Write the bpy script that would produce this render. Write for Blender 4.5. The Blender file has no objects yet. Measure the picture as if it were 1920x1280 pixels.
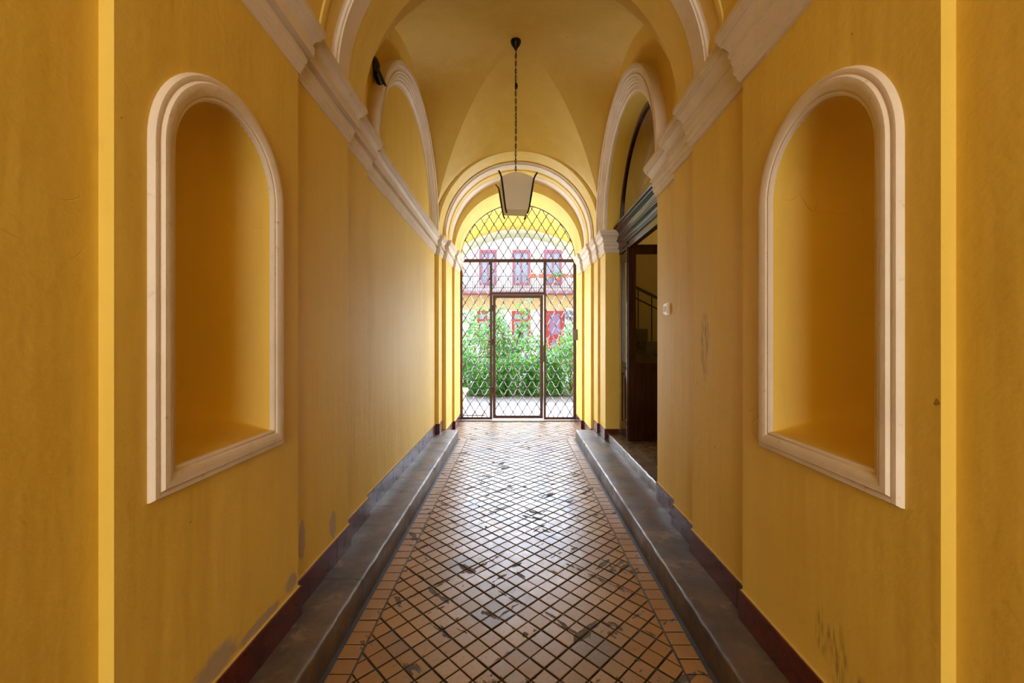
import bpy, math, random
from mathutils import Vector, geometry
random.seed(7)
C = bpy.context.scene
# ------------------------------------------------------------------ camera, sky, lights, exposure
cam_d = bpy.data.cameras.new('camera'); cam = bpy.data.objects.new('camera', cam_d)
C.collection.objects.link(cam); C.camera = cam
cam.location = (0, 0, 1.45); cam.rotation_euler = (math.pi/2, 0, 0)
cam_d.sensor_width = 36.0; cam_d.lens = 787/1920*36
cam_d.shift_x = -8/1920; cam_d.shift_y = -4/1920
cam_d.clip_start = 0.02; cam_d.clip_end = 200
C.view_settings.view_transform = 'Standard'; C.view_settings.look = 'None'
C.view_settings.gamma = 1; C.view_settings.use_curve_mapping = False
C.view_settings.exposure = 0.55
C.cycles.max_bounces = 14; C.cycles.diffuse_bounces = 8; C.cycles.glossy_bounces = 4
C.cycles.transparent_max_bounces = 12; C.cycles.sample_clamp_indirect = 8
C.cycles.caustics_reflective = False; C.cycles.caustics_refractive = False
w = bpy.data.worlds.new('sky'); C.world = w; w.use_nodes = True
bg = w.node_tree.nodes['Background']; bg.inputs[0].default_value = (0.76, 0.86, 1.0, 1); bg.inputs[1].default_value = 1.75

def area(name, loc, rot, sx, sy, power, col, spread=180):
    d = bpy.data.lights.new(name, 'AREA'); d.shape = 'RECTANGLE'; d.size = sx; d.size_y = sy
    d.energy = power; d.color = col; d.spread = math.radians(spread)
    o = bpy.data.objects.new(name, d); o.location = loc; o.rotation_euler = rot; C.collection.objects.link(o); return o
def sun(name, dirv, e, col, ang):
    d = bpy.data.lights.new(name, 'SUN'); d.energy = e; d.color = col; d.angle = ang
    o = bpy.data.objects.new(name, d); o.rotation_euler = Vector(dirv).to_track_quat('-Z', 'Y').to_euler(); C.collection.objects.link(o); return o
sun('sun', (0.10, -.50, -.85), 1.4, (1, .97, .92), 0.03)
area('assumed_street_daylight', (0.02, -5.1, 1.95), (math.pi/2, 0, 0), 2.1, 3.6, 150, (1, .97, .84))        # added lamp for assumed daylight in the street doorway behind the camera
area('courtyard_fill', (0.03, 12.2, 6.2), (math.radians(-52), 0, 0), 5.0, 3.0, 220, (.84, .90, 1))  # added lamp out of view above the courtyard, aimed in at the passage floor
area('porch_side_fill_a', (-2.12, 9.15, 1.35), (math.pi/2, 0, -math.pi/2-.6), 1.5, 2.1, 190, (.76, .85, 1), 120)     # added fill lamps behind invented porch side arches, brightening the passage walls
area('porch_side_fill_b', (2.18, 9.15, 1.35), (math.pi/2, 0, math.pi/2+.6), 1.5, 2.1, 190, (.76, .85, 1), 120)
area('over_roof_fill', (0.03, 24.5, 12.2), (math.radians(-68), 0, 0), 16, 8, 13000, (.68, .81, 1))       # added lamp, unseen above the courtyard house, sends strong light through the gate

area('stair_hall_fill', (2.9, 4.6, 4.7), (0, 0, 0), 1.2, 2.0, 14, (1, .97, .88))                   # added lamp under the closed hall ceiling, lifts the dark hall

# ------------------------------------------------------------------ helpers
def lin(r, g, b):
    f = lambda c: ((c/255+.055)/1.055)**2.4 if c/255 > .04045 else c/255/12.92
    return (f(r), f(g), f(b), 1)
WL = {}
def wl(o): return WL.get(o.name, Vector((0, 0, 0)))
def tag(o, label=None, cat=None, group=None, kind=None):
    if label: o['label'] = label
    if cat: o['category'] = cat
    if group: o['group'] = group
    if kind: o['kind'] = kind
    return o
def thing(name, loc, label, cat, group=None):
    o = bpy.data.objects.new(name, None); o.empty_display_size = .05; o.location = loc
    C.collection.objects.link(o); WL[o.name] = Vector(loc); return tag(o, label, cat, group)
class MB:
    def __init__(s): s.v = []; s.f = []; s.m = []
    def vert(s, p): s.v.append(tuple(p)); return len(s.v)-1
    def grid(s, rows, mat=0, closed_u=False, closed_v=False, flip=False):
        idx = [[s.vert(p) for p in r] for r in rows]
        nu = len(idx); nv = len(idx[0])
        for i in range(nu if closed_u else nu-1):
            for j in range(nv if closed_v else nv-1):
                a, b, c, d = idx[i][j], idx[i][(j+1) % nv], idx[(i+1) % nu][(j+1) % nv], idx[(i+1) % nu][j]
                s.f.append((a, d, c, b) if flip else (a, b, c, d)); s.m.append(mat(i, j) if callable(mat) else mat)
        return idx
    def face(s, pts, mat=0): s.f.append(tuple(s.vert(p) for p in pts)); s.m.append(mat)
    def box(s, x0, x1, y0, y1, z0, z1, mat=0):
        P = [(x, y, z) for x in (x0, x1) for y in (y0, y1) for z in (z0, z1)]
        i = [s.vert(p) for p in P]
        for q in ((0, 1, 3, 2), (4, 6, 7, 5), (0, 4, 5, 1), (2, 3, 7, 6), (0, 2, 6, 4), (1, 5, 7, 3)):
            s.f.append(tuple(i[k] for k in q)); s.m.append(mat)
    def bar(s, a, b, w1, w2, up=(0, 0, 1), mat=0):
        a = Vector(a); b = Vector(b); d = (b-a).normalized(); u = Vector(up)
        if abs(d.dot(u)) > .98: u = Vector((0, 1, 0))
        x = d.cross(u).normalized(); y = x.cross(d)
        R = []
        for p in (a, b):
            R.append([p + x*sx*w1/2 + y*sy*w2/2 for sx, sy in ((-1, -1), (1, -1), (1, 1), (-1, 1))])
        s.grid(R, mat, closed_v=True); s.face(R[0][::-1], mat); s.face(R[1], mat)
    def tube(s, pts, r, n=8, mat=0, caps=True, closed=False):
        pts = [Vector(p) for p in pts]; rows = []; N = len(pts)
        rr = r if isinstance(r, (list, tuple)) else [r]*N
        prev = None
        for i, p in enumerate(pts):
            a = pts[(i-1) % N] if (closed or i) else p; b = pts[(i+1) % N] if (closed or i < N-1) else p
            d = (b-a).normalized()
            if prev is None:
                u = Vector((0, 0, 1)) if abs(d.z) < .9 else Vector((1, 0, 0)); x = d.cross(u).normalized()
            else: x = (prev - d*prev.dot(d)).normalized()
            prev = x; y = d.cross(x)
            rows.append([p + (x*math.cos(t*2*math.pi/n) + y*math.sin(t*2*math.pi/n))*rr[i] for t in range(n)])
        s.grid(rows, mat, closed_v=True, closed_u=closed, flip=True)
        if caps and not closed: s.face(rows[0], mat); s.face(rows[-1][::-1], mat)
    def holed(s, outer, holes, to3, mat=0):
        loops = [outer]+holes
        tris = geometry.tessellate_polygon([[Vector((p[0], p[1], 0)) for p in l] for l in loops])
        flat = [p for l in loops for p in l]; idx = [s.vert(to3(*p)) for p in flat]
        for t in tris: s.f.append(tuple(idx[k] for k in t)); s.m.append(mat)
    def build(s, name, mats, parent=None, ang=35, **kw):
        off = wl(parent) if parent else Vector((0, 0, 0))
        me = bpy.data.meshes.new(name)
        me.from_pydata([(p[0]-off.x, p[1]-off.y, p[2]-off.z) for p in s.v], [], s.f)
        for m in (mats if isinstance(mats, (list, tuple)) else [mats]): me.materials.append(m)
        me.polygons.foreach_set('material_index', s.m)
        me.validate(); me.update()
        if ang is not None:
            me.polygons.foreach_set('use_smooth', [True]*len(me.polygons)); me.set_sharp_from_angle(angle=math.radians(ang))
        o = bpy.data.objects.new(name, me); C.collection.objects.link(o)
        if parent: o.parent = parent; WL[o.name] = off
        return tag(o, **kw)
def copy_tree(o, loc=None, label=None):
    c = o.copy(); C.collection.objects.link(c)
    if loc is not None: c.location = loc; WL[c.name] = Vector(loc)
    if label: c['label'] = label
    for ch in [k for k in bpy.data.objects if k.parent == o and k is not c]:
        d = copy_tree(ch); d.parent = c
    return c

# ------------------------------------------------------------------ materials
class NT:
    def __init__(s, name):
        s.m = bpy.data.materials.new(name); s.m.use_nodes = True; s.t = s.m.node_tree; s.b = s.t.nodes['Principled BSDF']
        s.out = s.t.nodes['Material Output']
        s.co = s.n('ShaderNodeTexCoord').outputs['Object']
    def n(s, ty, **kw):
        o = s.t.nodes.new(ty)
        for k, v in kw.items(): setattr(o, k, v)
        return o
    def set(s, sock, v):
        if hasattr(v, 'is_linked') or isinstance(v, bpy.types.NodeSocket): s.t.links.new(v, sock)
        else: sock.default_value = v
    def math(s, op, a, b=0.0, c=None):
        o = s.n('ShaderNodeMath', operation=op); s.set(o.inputs[0], a); s.set(o.inputs[1], b)
        if c is not None: s.set(o.inputs[2], c)
        return o.outputs[0]
    def noise(s, scale, detail=4, rough=.55, co=None, vscale=None):
        o = s.n('ShaderNodeTexNoise'); o.inputs['Scale'].default_value = scale; o.inputs['Detail'].default_value = detail; o.inputs['Roughness'].default_value = rough
        c = co or s.co
        if vscale:
            mp = s.n('ShaderNodeMapping'); mp.inputs['Scale'].default_value = vscale; s.t.links.new(c, mp.inputs[0]); c = mp.outputs[0]
        s.t.links.new(c, o.inputs['Vector']); return o.outputs['Fac']
    def ramp(s, f, pts):
        o = s.n('ShaderNodeMapRange'); o.clamp = True
        s.set(o.inputs['Value'], f); o.inputs['From Min'].default_value = pts[0]; o.inputs['From Max'].default_value = pts[1]
        o.inputs['To Min'].default_value = pts[2]; o.inputs['To Max'].default_value = pts[3]; return o.outputs[0]
    def mix(s, f, a, b, blend='MIX'):
        o = s.n('ShaderNodeMix', data_type='RGBA', blend_type=blend)
        s.set(o.inputs[0], f); s.set(o.inputs[6], a); s.set(o.inputs[7], b); return o.outputs[2]
    def bump(s, h, dist=.002, strength=.5):
        o = s.n('ShaderNodeBump'); o.inputs['Distance'].default_value = dist; o.inputs['Strength'].default_value = strength
        s.set(o.inputs['Height'], h); s.t.links.new(o.outputs[0], s.b.inputs['Normal'])
    def fin(s, col=None, rough=None, metal=None, spec=None, **kw):
        if col is not None: s.set(s.b.inputs['Base Color'], col)
        if rough is not None: s.set(s.b.inputs['Roughness'], rough)
        if metal is not None: s.set(s.b.inputs['Metallic'], metal)
        if spec is not None: s.set(s.b.inputs['Specular IOR Level'], spec)
        for k, v in kw.items(): s.set(s.b.inputs[k.replace('_', ' ')], v)
        return s.m
def simple(name, col, rough=.5, metal=0, spec=.5, var=.12, vs=12, bump=0.0, bs=60):
    t = NT(name); n = t.noise(vs)
    c2 = tuple(x*(1-var) for x in col[:3])+(1,)
    c = t.mix(t.ramp(n, (.3, .7, 0, 1)), col, c2)
    if bump: t.bump(t.noise(bs), bump, .6)
    return t.fin(c, rough, metal, spec)
def sepxyz(t):
    o = t.n('ShaderNodeSeparateXYZ'); t.t.links.new(t.co, o.inputs[0]); return o.outputs
def blob(t, axes, c, r, soft, warp):          # 1 inside an irregular ellipse lying on a wall
    X = sepxyz(t); acc = None
    for ax, cc, rr in zip(axes, c, r):
        d = t.math('DIVIDE', t.math('SUBTRACT', X[ax], cc), rr); d = t.math('MULTIPLY', d, d)
        acc = d if acc is None else t.math('ADD', acc, d)
    acc = t.math('ADD', t.math('SQRT', acc), warp)
    return t.ramp(acc, (1+soft, 1-soft, 0, 1))
YEL = lin(220, 187, 82)
def wall_mat(name, side=None, col=YEL):
    t = NT(name)
    big = t.noise(1.1, 5, .6); st = t.noise(1.0, 4, .6, vscale=(7, 7, .8)); fine = t.noise(38, 3, .6)
    c2 = (col[0]*.86, col[1]*.80, col[2]*.62, 1); c3 = (col[0]*1.06, col[1]*1.10, col[2]*1.35, 1)
    c = t.mix(t.ramp(big, (.38, .68, 0, .55)), col, c2)
    c = t.mix(t.ramp(st, (.45, .75, 0, .55)), c, c3)
    c = t.mix(t.ramp(t.noise(9, 6, .7), (.60, .78, 0, .30)), c, (c2[0]*.8, c2[1]*.75, c2[2]*.8, 1))
    wp = t.math('MULTIPLY', t.math('SUBTRACT', t.noise(22, 4, .7), .5), 1.3)
    vor = t.n('ShaderNodeTexVoronoi', feature='DISTANCE_TO_EDGE'); vor.inputs['Scale'].default_value = .9
    ww = t.n('ShaderNodeVectorMath', operation='ADD'); nn = t.n('ShaderNodeTexNoise'); nn.inputs['Scale'].default_value = 3.0
    t.t.links.new(t.co, nn.inputs['Vector']); t.t.links.new(t.co, ww.inputs[0]); t.t.links.new(nn.outputs['Color'], ww.inputs[1]); t.t.links.new(ww.outputs[0], vor.inputs['Vector'])
    crack = t.math('MULTIPLY', t.ramp(vor.outputs['Distance'], (0.0, .0028, 1, 0)), t.ramp(t.noise(1.7), (.60, .66, 0, 1)))
    c = t.mix(t.math('MULTIPLY', crack, .12), c, lin(120, 82, 25))
    # small dark nicks
    c = t.mix(t.ramp(t.noise(26, 2, .5, vscale=(1, 1, .6)), (.785, .80, 0, .65)), c, lin(110, 78, 30))
    X = sepxyz(t)
    if side == 'left':
        chips = [((1, 2), (2.44, .375), (.042, .082), .08), ((1, 2), (2.085, .46), (.03, .10), .1), ((1, 2), (1.93, .33), (.05, .035), .2), ((1, 2), (1.70, .305), (.15, .022), .2),
                 ((1, 2), (1.45, .33), (.10, .05), .2), ((1, 2), (1.30, .31), (.12, .03), .2)]
        for ax, cc, rr, so in chips: c = t.mix(blob(t, ax, cc, rr, so, wp), c, lin(174, 154, 126))
    if side == 'right':
        for cc, rr in (((1.38, .40), (.035, .10)), ((1.45, .44), (.03, .07)), ((1.29, .36), (.03, .05)), ((1.285, .26), (.008, .07)), ((2.42, 1.42), (.05, .16))):
            m = blob(t, (1, 2), cc, rr, .35, wp)
            hatch = t.ramp(t.noise(30, 2, .5, vscale=(1, 2.2, .35)), (.42, .62, 0, .6))
            c = t.mix(t.math('MULTIPLY', m, hatch), c, lin(104, 78, 36))
    h = t.math('ADD', t.math('MULTIPLY', fine, .4), t.math('ADD', t.math('MULTIPLY', t.noise(5, 4, .6), 1.6), t.math('MULTIPLY', t.noise(1.0, 3, .5, vscale=(5, 5, .6)), 4)))
    h = t.math('SUBTRACT', h, crack)
    t.bump(h, .004, .55)
    return t.fin(c, t.ramp(fine, (.3, .7, .48, .62)), spec=.35)
M = {}
M['wall_l'] = wall_mat('yellow_plaster_left', 'left'); M['wall_r'] = wall_mat('yellow_plaster_right', 'right')
M['wall'] = wall_mat('yellow_plaster')
M['vault'] = wall_mat('yellow_vault_plaster', None, lin(222, 193, 100))
def white_mat():
    t = NT('white_stucco'); n = t.noise(3, 5, .6); d = t.noise(26, 5, .7)
    c = t.mix(t.ramp(n, (.4, .7, 0, .6)), lin(222, 208, 192), lin(198, 180, 158))
    c = t.mix(t.ramp(d, (.62, .72, 0, .55)), c, lin(150, 130, 108))
    t.bump(t.math('ADD', d, t.noise(7)), .004, .5)
    return t.fin(c, .5, spec=.4)
M['white'] = white_mat()
def tile_mat():
    t = NT('glazed_floor_tile')
    X = sepxyz(t); s = .1748; r2 = math.sqrt(.5)
    u = t.math('DIVIDE', t.math('MULTIPLY', t.math('ADD', X[0], t.math('SUBTRACT', X[1], 1.850)), r2), s)
    v = t.math('DIVIDE', t.math('MULTIPLY', t.math('SUBTRACT', X[0], t.math('SUBTRACT', X[1], 1.850)), r2), s)
    u = t.math('FLOOR', t.math('ADD', u, .5)); v = t.math('FLOOR', t.math('ADD', v, .5))
    cb = t.n('ShaderNodeCombineXYZ'); t.t.links.new(u, cb.inputs[0]); t.t.links.new(v, cb.inputs[1])
    wn = t.n('ShaderNodeTexWhiteNoise'); t.t.links.new(cb.outputs[0], wn.inputs[0]); k = wn.outputs['Value']
    c = t.mix(t.ramp(k, (0, .8, 0, 1)), lin(160, 130, 90), lin(132, 106, 72))
    c = t.mix(t.ramp(k, (.86, .9, 0, .8)), c, lin(118, 104, 92))
    c = t.mix(t.ramp(t.noise(55, 4, .7), (.5, .75, 0, .45)), c, lin(92, 64, 42))
    # worn middle of the carriageway is paler, edges keep their ochre glaze
    ax = t.math('ABSOLUTE', t.math('SUBTRACT', X[0], .01))
    c = t.mix(t.ramp(t.math('ADD', ax, t.math('MULTIPLY', t.noise(2.0), .3)), (.55, .85, 0, .7)), c, lin(152, 106, 48))
    def streak(ang, off, th):
        mp = t.n('ShaderNodeMapping'); mp.inputs['Rotation'].default_value = (0, 0, ang); mp.inputs['Location'].default_value = (off, off, 0); t.t.links.new(t.co, mp.inputs[0])
        m2 = t.n('ShaderNodeMapping'); m2.inputs['Scale'].default_value = (3.2, 10.5, 1); t.t.links.new(mp.outputs[0], m2.inputs[0])
        nz = t.n('ShaderNodeTexNoise'); nz.inputs['Scale'].default_value = 1; nz.inputs['Detail'].default_value = 5; nz.inputs['Roughness'].default_value = .55; t.t.links.new(m2.outputs[0], nz.inputs['Vector'])
        return t.ramp(nz.outputs['Fac'], (th, th+.02, 0, 1))
    pit = t.math('MAXIMUM', t.math('MAXIMUM', streak(math.pi/4, 0, .635), streak(-math.pi/4, 5.3, .64)), t.ramp(t.noise(4.2, 7, .62, vscale=(1.2, .9, 1)), (.65, .67, 0, 1)))
    c = t.mix(pit, c, t.mix(t.noise(60, 4, .8), lin(44, 32, 20), lin(112, 94, 70)))
    c = t.mix(t.ramp(t.noise(14, 5, .7), (.63, .72, 0, .7)), c, lin(70, 52, 34))
    h = t.math('SUBTRACT', t.math('MULTIPLY', t.noise(60, 3, .5), .10), t.math('MULTIPLY', pit, t.math('ADD', t.math('MULTIPLY', t.noise(45, 4, .8), 1.6), .8)))
    t.bump(h, .006, .8)
    return t.fin(c, t.math('ADD', t.ramp(t.noise(20, 4, .7), (.3, .7, .26, .42)), t.math('MULTIPLY', pit, .35)), spec=.32)
M['tile'] = tile_mat()
def grout_mat():
    t = NT('grout'); return t.fin(t.mix(t.ramp(t.noise(6, 5, .7), (.35, .7, 0, 1)), lin(36, 26, 15), lin(66, 52, 38)), .6)
M['grout'] = grout_mat()
def stone_mat(name, a, b, cc, rough=(.34, .6)):
    t = NT(name); n1 = t.noise(2.6, 7, .68); n2 = t.noise(60, 4, .7)
    c = t.mix(t.ramp(n1, (.40, .62, 0, 1)), a, b); c = t.mix(t.ramp(t.noise(5.5, 6, .7), (.57, .66, 0, .55)), c, cc)
    c = t.mix(t.ramp(n2, (.5, .75, 0, .35)), c, (a[0]*.4, a[1]*.4, a[2]*.4, 1))
    t.bump(t.math('ADD', t.math('MULTIPLY', n2, .5), t.noise(11, 5, .6)), .003, .5)
    return t.fin(c, t.ramp(t.noise(4, 6, .7), (.35, .65)+rough), spec=.5)
M['kerb'] = stone_mat('kerb_stone', lin(102, 80, 52), lin(60, 46, 32), lin(140, 112, 76))
M['step'] = stone_mat('threshold_stone', lin(104, 84, 58), lin(76, 60, 42), lin(120, 100, 72), (.18, .4))
def base_mat():
    t = NT('oxblood_tile'); n = t.noise(7, 5, .6)
    c = t.mix(t.ramp(n, (.35, .7, 0, 1)), lin(92, 34, 26), lin(58, 20, 16))
    return t.fin(c, t.ramp(n, (.3, .7, .16, .32)), spec=.38)
M['base'] = base_mat()
M['cap'] = simple('yellow_mortar_cap', lin(206, 172, 86), .6)
M['iron'] = simple('brown_painted_iron', lin(80, 41, 33), .45, 0, .5, .3, 25)
M['black_iron'] = simple('black_iron', lin(22, 19, 17), .35, .3, .5, .3, 30)
M['plastic_black'] = simple('black_plastic', lin(16, 16, 17), .28)
M['plastic_white'] = simple('white_plastic', lin(244, 242, 238), .3, var=.03)
M['grey_metal'] = simple('grey_metal', lin(96, 92, 80), .35, .7)
M['steel'] = simple('steel', lin(200, 200, 200), .25, 1)
M['cable'] = simple('cream_cable', lin(214, 196, 160), .4)
def wood_mat():
    t = NT('dark_varnished_wood'); n = t.noise(3, 6, .6, vscale=(8, 8, .7))
    c = t.mix(t.ramp(n, (.35, .7, 0, 1)), lin(66, 30, 18), lin(34, 14, 9))
    t.bump(n, .001, .4); return t.fin(c, .16, spec=.28)
M['wood'] = wood_mat()
def glass_mat(name, tint, refl=.16, rough=.02):
    t = NT(name); t.t.nodes.remove(t.b)
    tr = t.n('ShaderNodeBsdfTransparent'); tr.inputs[0].default_value = tint
    gl = t.n('ShaderNodeBsdfGlossy'); gl.inputs['Roughness'].default_value = rough
    fr = t.n('ShaderNodeFresnel'); fr.inputs[0].default_value = 1.5
    mx = t.n('ShaderNodeMixShader'); t.t.links.new(t.math('ADD', t.math('MULTIPLY', fr.outputs[0], 1.0), refl), mx.inputs[0])
    t.t.links.new(tr.outputs[0], mx.inputs[1]); t.t.links.new(gl.outputs[0], mx.inputs[2]); t.t.links.new(mx.outputs[0], t.out.inputs[0]); return t.m
M['glass'] = glass_mat('window_glass', (.66, .64, .54, 1), .0)
def frost():
    t = NT('frosted_glass'); t.b.inputs['Base Color'].default_value = lin(242, 238, 228); t.b.inputs['Roughness'].default_value = .35
    tl = t.n('ShaderNodeBsdfTranslucent'); tl.inputs[0].default_value = lin(250, 246, 236)
    mx = t.n('ShaderNodeMixShader'); mx.inputs[0].default_value = .62
    t.t.links.new(t.b.outputs[0], mx.inputs[1]); t.t.links.new(tl.outputs[0], mx.inputs[2]); t.t.links.new(mx.outputs[0], t.out.inputs[0]); return t.m
M['frost'] = frost()
M['facade'] = simple('cream_render', lin(240, 234, 222), .8, var=.05, vs=2)
M['facade_y'] = simple('pale_yellow_render', lin(238, 208, 140), .8, var=.06, vs=2)
M['pale'] = simple('pale_green_white_paint', lin(222, 224, 206), .7, var=.05, vs=2)
M['red'] = simple('red_paint', lin(196, 58, 54), .4, var=.1)
M['mauve'] = simple('mauve_red_paint', lin(184, 104, 122), .4, var=.1)
M['pink_curtain'] = simple('pink_curtain', lin(176, 140, 170), .8, var=.2, vs=30)
M['pane'] = simple('curtained_pane', lin(178, 188, 204), .15, var=.25, vs=9)
M['rail'] = simple('grey_rail', lin(120, 122, 140), .4)
M['terracotta'] = simple('terracotta', lin(214, 112, 74), .7)
M['paving'] = simple('light_paving', lin(118, 118, 126), .7, var=.18, vs=5, bump=.004, bs=14)
M['mat'] = simple('drain_mat', lin(92, 84, 84), .8, var=.3, vs=60)
M['soil'] = simple('soil', lin(90, 76, 52), .9)
def leaf_mat(name, a, b):
    t = NT(name); c = t.mix(t.ramp(t.noise(9, 3, .6), (.38, .62, 0, 1)), a, b)
    t.b.inputs['Roughness'].default_value = .4; t.set(t.b.inputs['Base Color'], c)
    tl = t.n('ShaderNodeBsdfTranslucent'); t.set(tl.inputs[0], t.mix(.5, c, lin(170, 230, 60)))
    mx = t.n('ShaderNodeMixShader'); mx.inputs[0].default_value = .4
    t.t.links.new(t.b.outputs[0], mx.inputs[1]); t.t.links.new(tl.outputs[0], mx.inputs[2]); t.t.links.new(mx.outputs[0], t.out.inputs[0]); return t.m
M['leaf_a'] = leaf_mat('fresh_leaf', lin(100, 172, 44), lin(48, 128, 48))
M['leaf_b'] = leaf_mat('cool_leaf', lin(56, 138, 84), lin(28, 92, 56))
M['stem'] = simple('stem', lin(150, 110, 70), .8)

# ------------------------------------------------------------------ plan of the passage
L = [(-5.2, -1.075), (1.08, -1.075), (1.08, -1.035), (1.99, -1.035), (1.99, -1.065), (2.66, -1.065), (2.66, -1.10), (3.10, -1.10), (3.10, -1.130),
     (5.83, -1.125), (5.83, -1.076), (6.12, -1.076), (6.12, -1.025), (6.74, -1.025), (6.74, -.99), (7.66, -1.0)]
R = [(-5.2, 1.095), (1.045, 1.095), (1.045, 1.057), (1.96, 1.057), (1.96, 1.087), (2.59, 1.087), (2.59, 1.12), (2.98, 1.12), (2.98, 1.16),
     (5.83, 1.16), (5.83, 1.133), (6.17, 1.133), (6.17, 1.098), (6.80, 1.098), (6.80, 1.062), (7.66, 1.068)]
XC = .03; ZS = 2.945; YC = 4.475
DY0, DY1 = 3.45, 5.46; DYC = (DY0+DY1)/2; DR = (DY1-DY0)/2
def zc(side, y):            # underside of the cornice
    return (2.714 - .0235*(y-2)) if side < 0 else (2.645 - .021*(y-2))
ZT = 3.0
def arc(cy, cz, r, n, z0=None, a0=180, a1=0):
    return [(cy + r*math.cos(math.radians(a0+(a1-a0)*i/n)), cz + r*math.sin(math.radians(a0+(a1-a0)*i/n))) for i in range(n+1)]
def arch_poly(cy, r, z0, cz, n=40):
    return [(cy-r, z0)] + arc(cy, cz, r, n) + [(cy+r, z0)]

def side_wall(side):
    P = L if side < 0 else R; m = MB(); nc = (1.535, 1.485)[side > 0]; nc = 1.51 if side < 0 else 1.475
    for i in range(len(P)-1):
        (y0, x0), (y1, x1) = P[i], P[i+1]
        top = 4.95 if (y0 >= 2.6 and y1 <= 5.84) else 3.3
        if abs(x0-x1) > .02 and y0 == y1: 
            m.face([(x0, y0, 0), (x1, y1, 0), (x1, y1, top), (x0, y0, top)]); continue
        f = lambda y, z, x0=x0, x1=x1, y0=y0, y1=y1: (x0+(x1-x0)*(y-y0)/(y1-y0), y, z)
        outer = [(y0, 0), (y1, 0), (y1, top), (y0, top)]
        if i == 2: hole = [arch_poly(nc, .252, 1.07, 2.015)]
        elif side > 0 and i == 8:
            m.holed([(y0, 0)]+arch_poly(DYC, DR, 0, 2.90)+[(y1, 0), (y1, top), (y0, top)], [], f); continue
        else:
            n = max(1, int((y1-y0)/.3)); 
            m.grid([[f(y0+(y1-y0)*k/n, z) for k in range(n+1)] for z in (0, top/2, top)]); continue
        m.holed(outer, hole, f)
    # niche hollow: half cylinder, quarter-sphere head, dished floor
    x = P[2][1]; d = .225; r = .252; na = 28; rows = []
    def pt(a, z, k=1.0): return (x + side*d*math.sin(a)*k, nc - r*math.cos(a)*k, z)
    for q in range(0, 6):       # dished floor rising to the back
        k = q/6; rows.append([(x + side*d*math.sin(math.pi*j/na)*k*1.0, nc - r*math.cos(math.pi*j/na)*(1 if q == 0 else 1), 1.07) for j in range(na+1)] if False else
                             [(x + side*d*math.sin(math.pi*j/na)*k, nc - r*math.cos(math.pi*j/na), 1.07 + .085*math.sin(math.pi*j/na)*k**1.6) for j in range(na+1)])
    for zz, kk, dz in ((0, .93, .085), (.02, .98, .1), (.05, 1, .1)):
        rows.append([(x + side*d*math.sin(math.pi*j/na)*kk, nc - r*math.cos(math.pi*j/na), 1.07 + zz*math.sin(math.pi*j/na) + dz*math.sin(math.pi*j/na)) for j in range(na+1)])
    for q in range(0, 13): rows.append([pt(math.pi*j/na, max(1.07+(.16*math.sin(math.pi*j/na) if q == 0 else 0), 1.25 + (2.015-1.25)*q/12 if q else 1.07)) for j in range(na+1)])
    for q in range(1, 17):
        e = math.pi/2*q/16; rows.append([(x + side*d*math.sin(math.pi*j/na)*math.cos(e), nc - r*math.cos(math.pi*j/na)*math.cos(e) , 2.015 + r*math.sin(e)) for j in range(na+1)])
    m.grid(rows, flip=side < 0)
    if side > 0:     # door reveal
        loop = arch_poly(DYC, DR, .23, 2.90)
        m.grid([[(1.16, y, z) for y, z in loop], [(1.345, y, z) for y, z in loop]])
        m.face([(1.345, 1.5, .0), (1.345, DY0, .0), (1.345, DY0, 4.95), (1.345, 1.5, 4.95)])
    return m.build('wall_left' if side < 0 else 'wall_right', M['wall_l'] if side < 0 else M['wall_r'], kind='structure', ang=40)
side_wall(-1); side_wall(1)

# ------------------------------------------------------------------ arch bands and vault (the ceiling)
def ring(m, prof, cz=ZS, cx=XC, n=72, stilt=0):
    """prof: (y, r, mat). Sweeps the profile round a semicircle about (cx, cz); r may be (r, cz)."""
    rows = []
    for y, r, mt in prof:
        c = cz
        rr = ([(cx-r, y, c-stilt)] if stilt > 0 else []) + [(cx - r*math.cos(math.pi*i/n), y, c + r*math.sin(math.pi*i/n)) for i in range(n+1)] + ([(cx+r, y, c-stilt)] if stilt > 0 else [])
        rows.append(rr)
    m.grid(rows, mat=lambda i, j: prof[i][2])
m = MB()      # materials: 0 vault yellow, 1 white
ring(m, [(-5.2, 1.12, 0), (1.99, 1.12, 0), (1.99, 1.078, 0), (2.20, 1.078, 0), (2.205, 1.070, 0), (2.225, 1.066, 0), (2.245, 1.070, 0), (2.25, 1.078, 0), (2.375, 1.078, 0)])
ring(m, [(2.50, 1.033, 0), (2.76, 1.033, 0), (2.76, 1.34, 0)])
ring(m, [(5.80, 1.7, 0), (5.80, 1.102, 0), (6.13, 1.098, 0)], stilt=.10)
ring(m, [(6.27, 1.062, 0), (6.33, 1.062, 0), (6.34, 1.050, 0), (6.37, 1.040, 0), (6.41, 1.040, 0), (6.44, 1.050, 0), (6.45, 1.062, 0), (6.50, 1.062, 0)], stilt=.10)
# gate order: face at 6.76 from the round arch down to the lower gate arch, then its soffit
n = 72
o_ = [(XC - 1.35*math.cos(math.pi*i/n), 6.76, ZS + 1.35*math.sin(math.pi*i/n)) for i in range(n+1)]
i_ = [(XC - 1.025*math.cos(math.pi*i/n), 6.76, 2.83 + 1.025*math.sin(math.pi*i/n)) for i in range(n+1)]
m.grid([o_, i_])
ring(m, [(6.76, 1.025, 0), (7.66, 1.03, 0), (7.66, 1.6, 0)], cz=2.83, stilt=.05)
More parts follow.
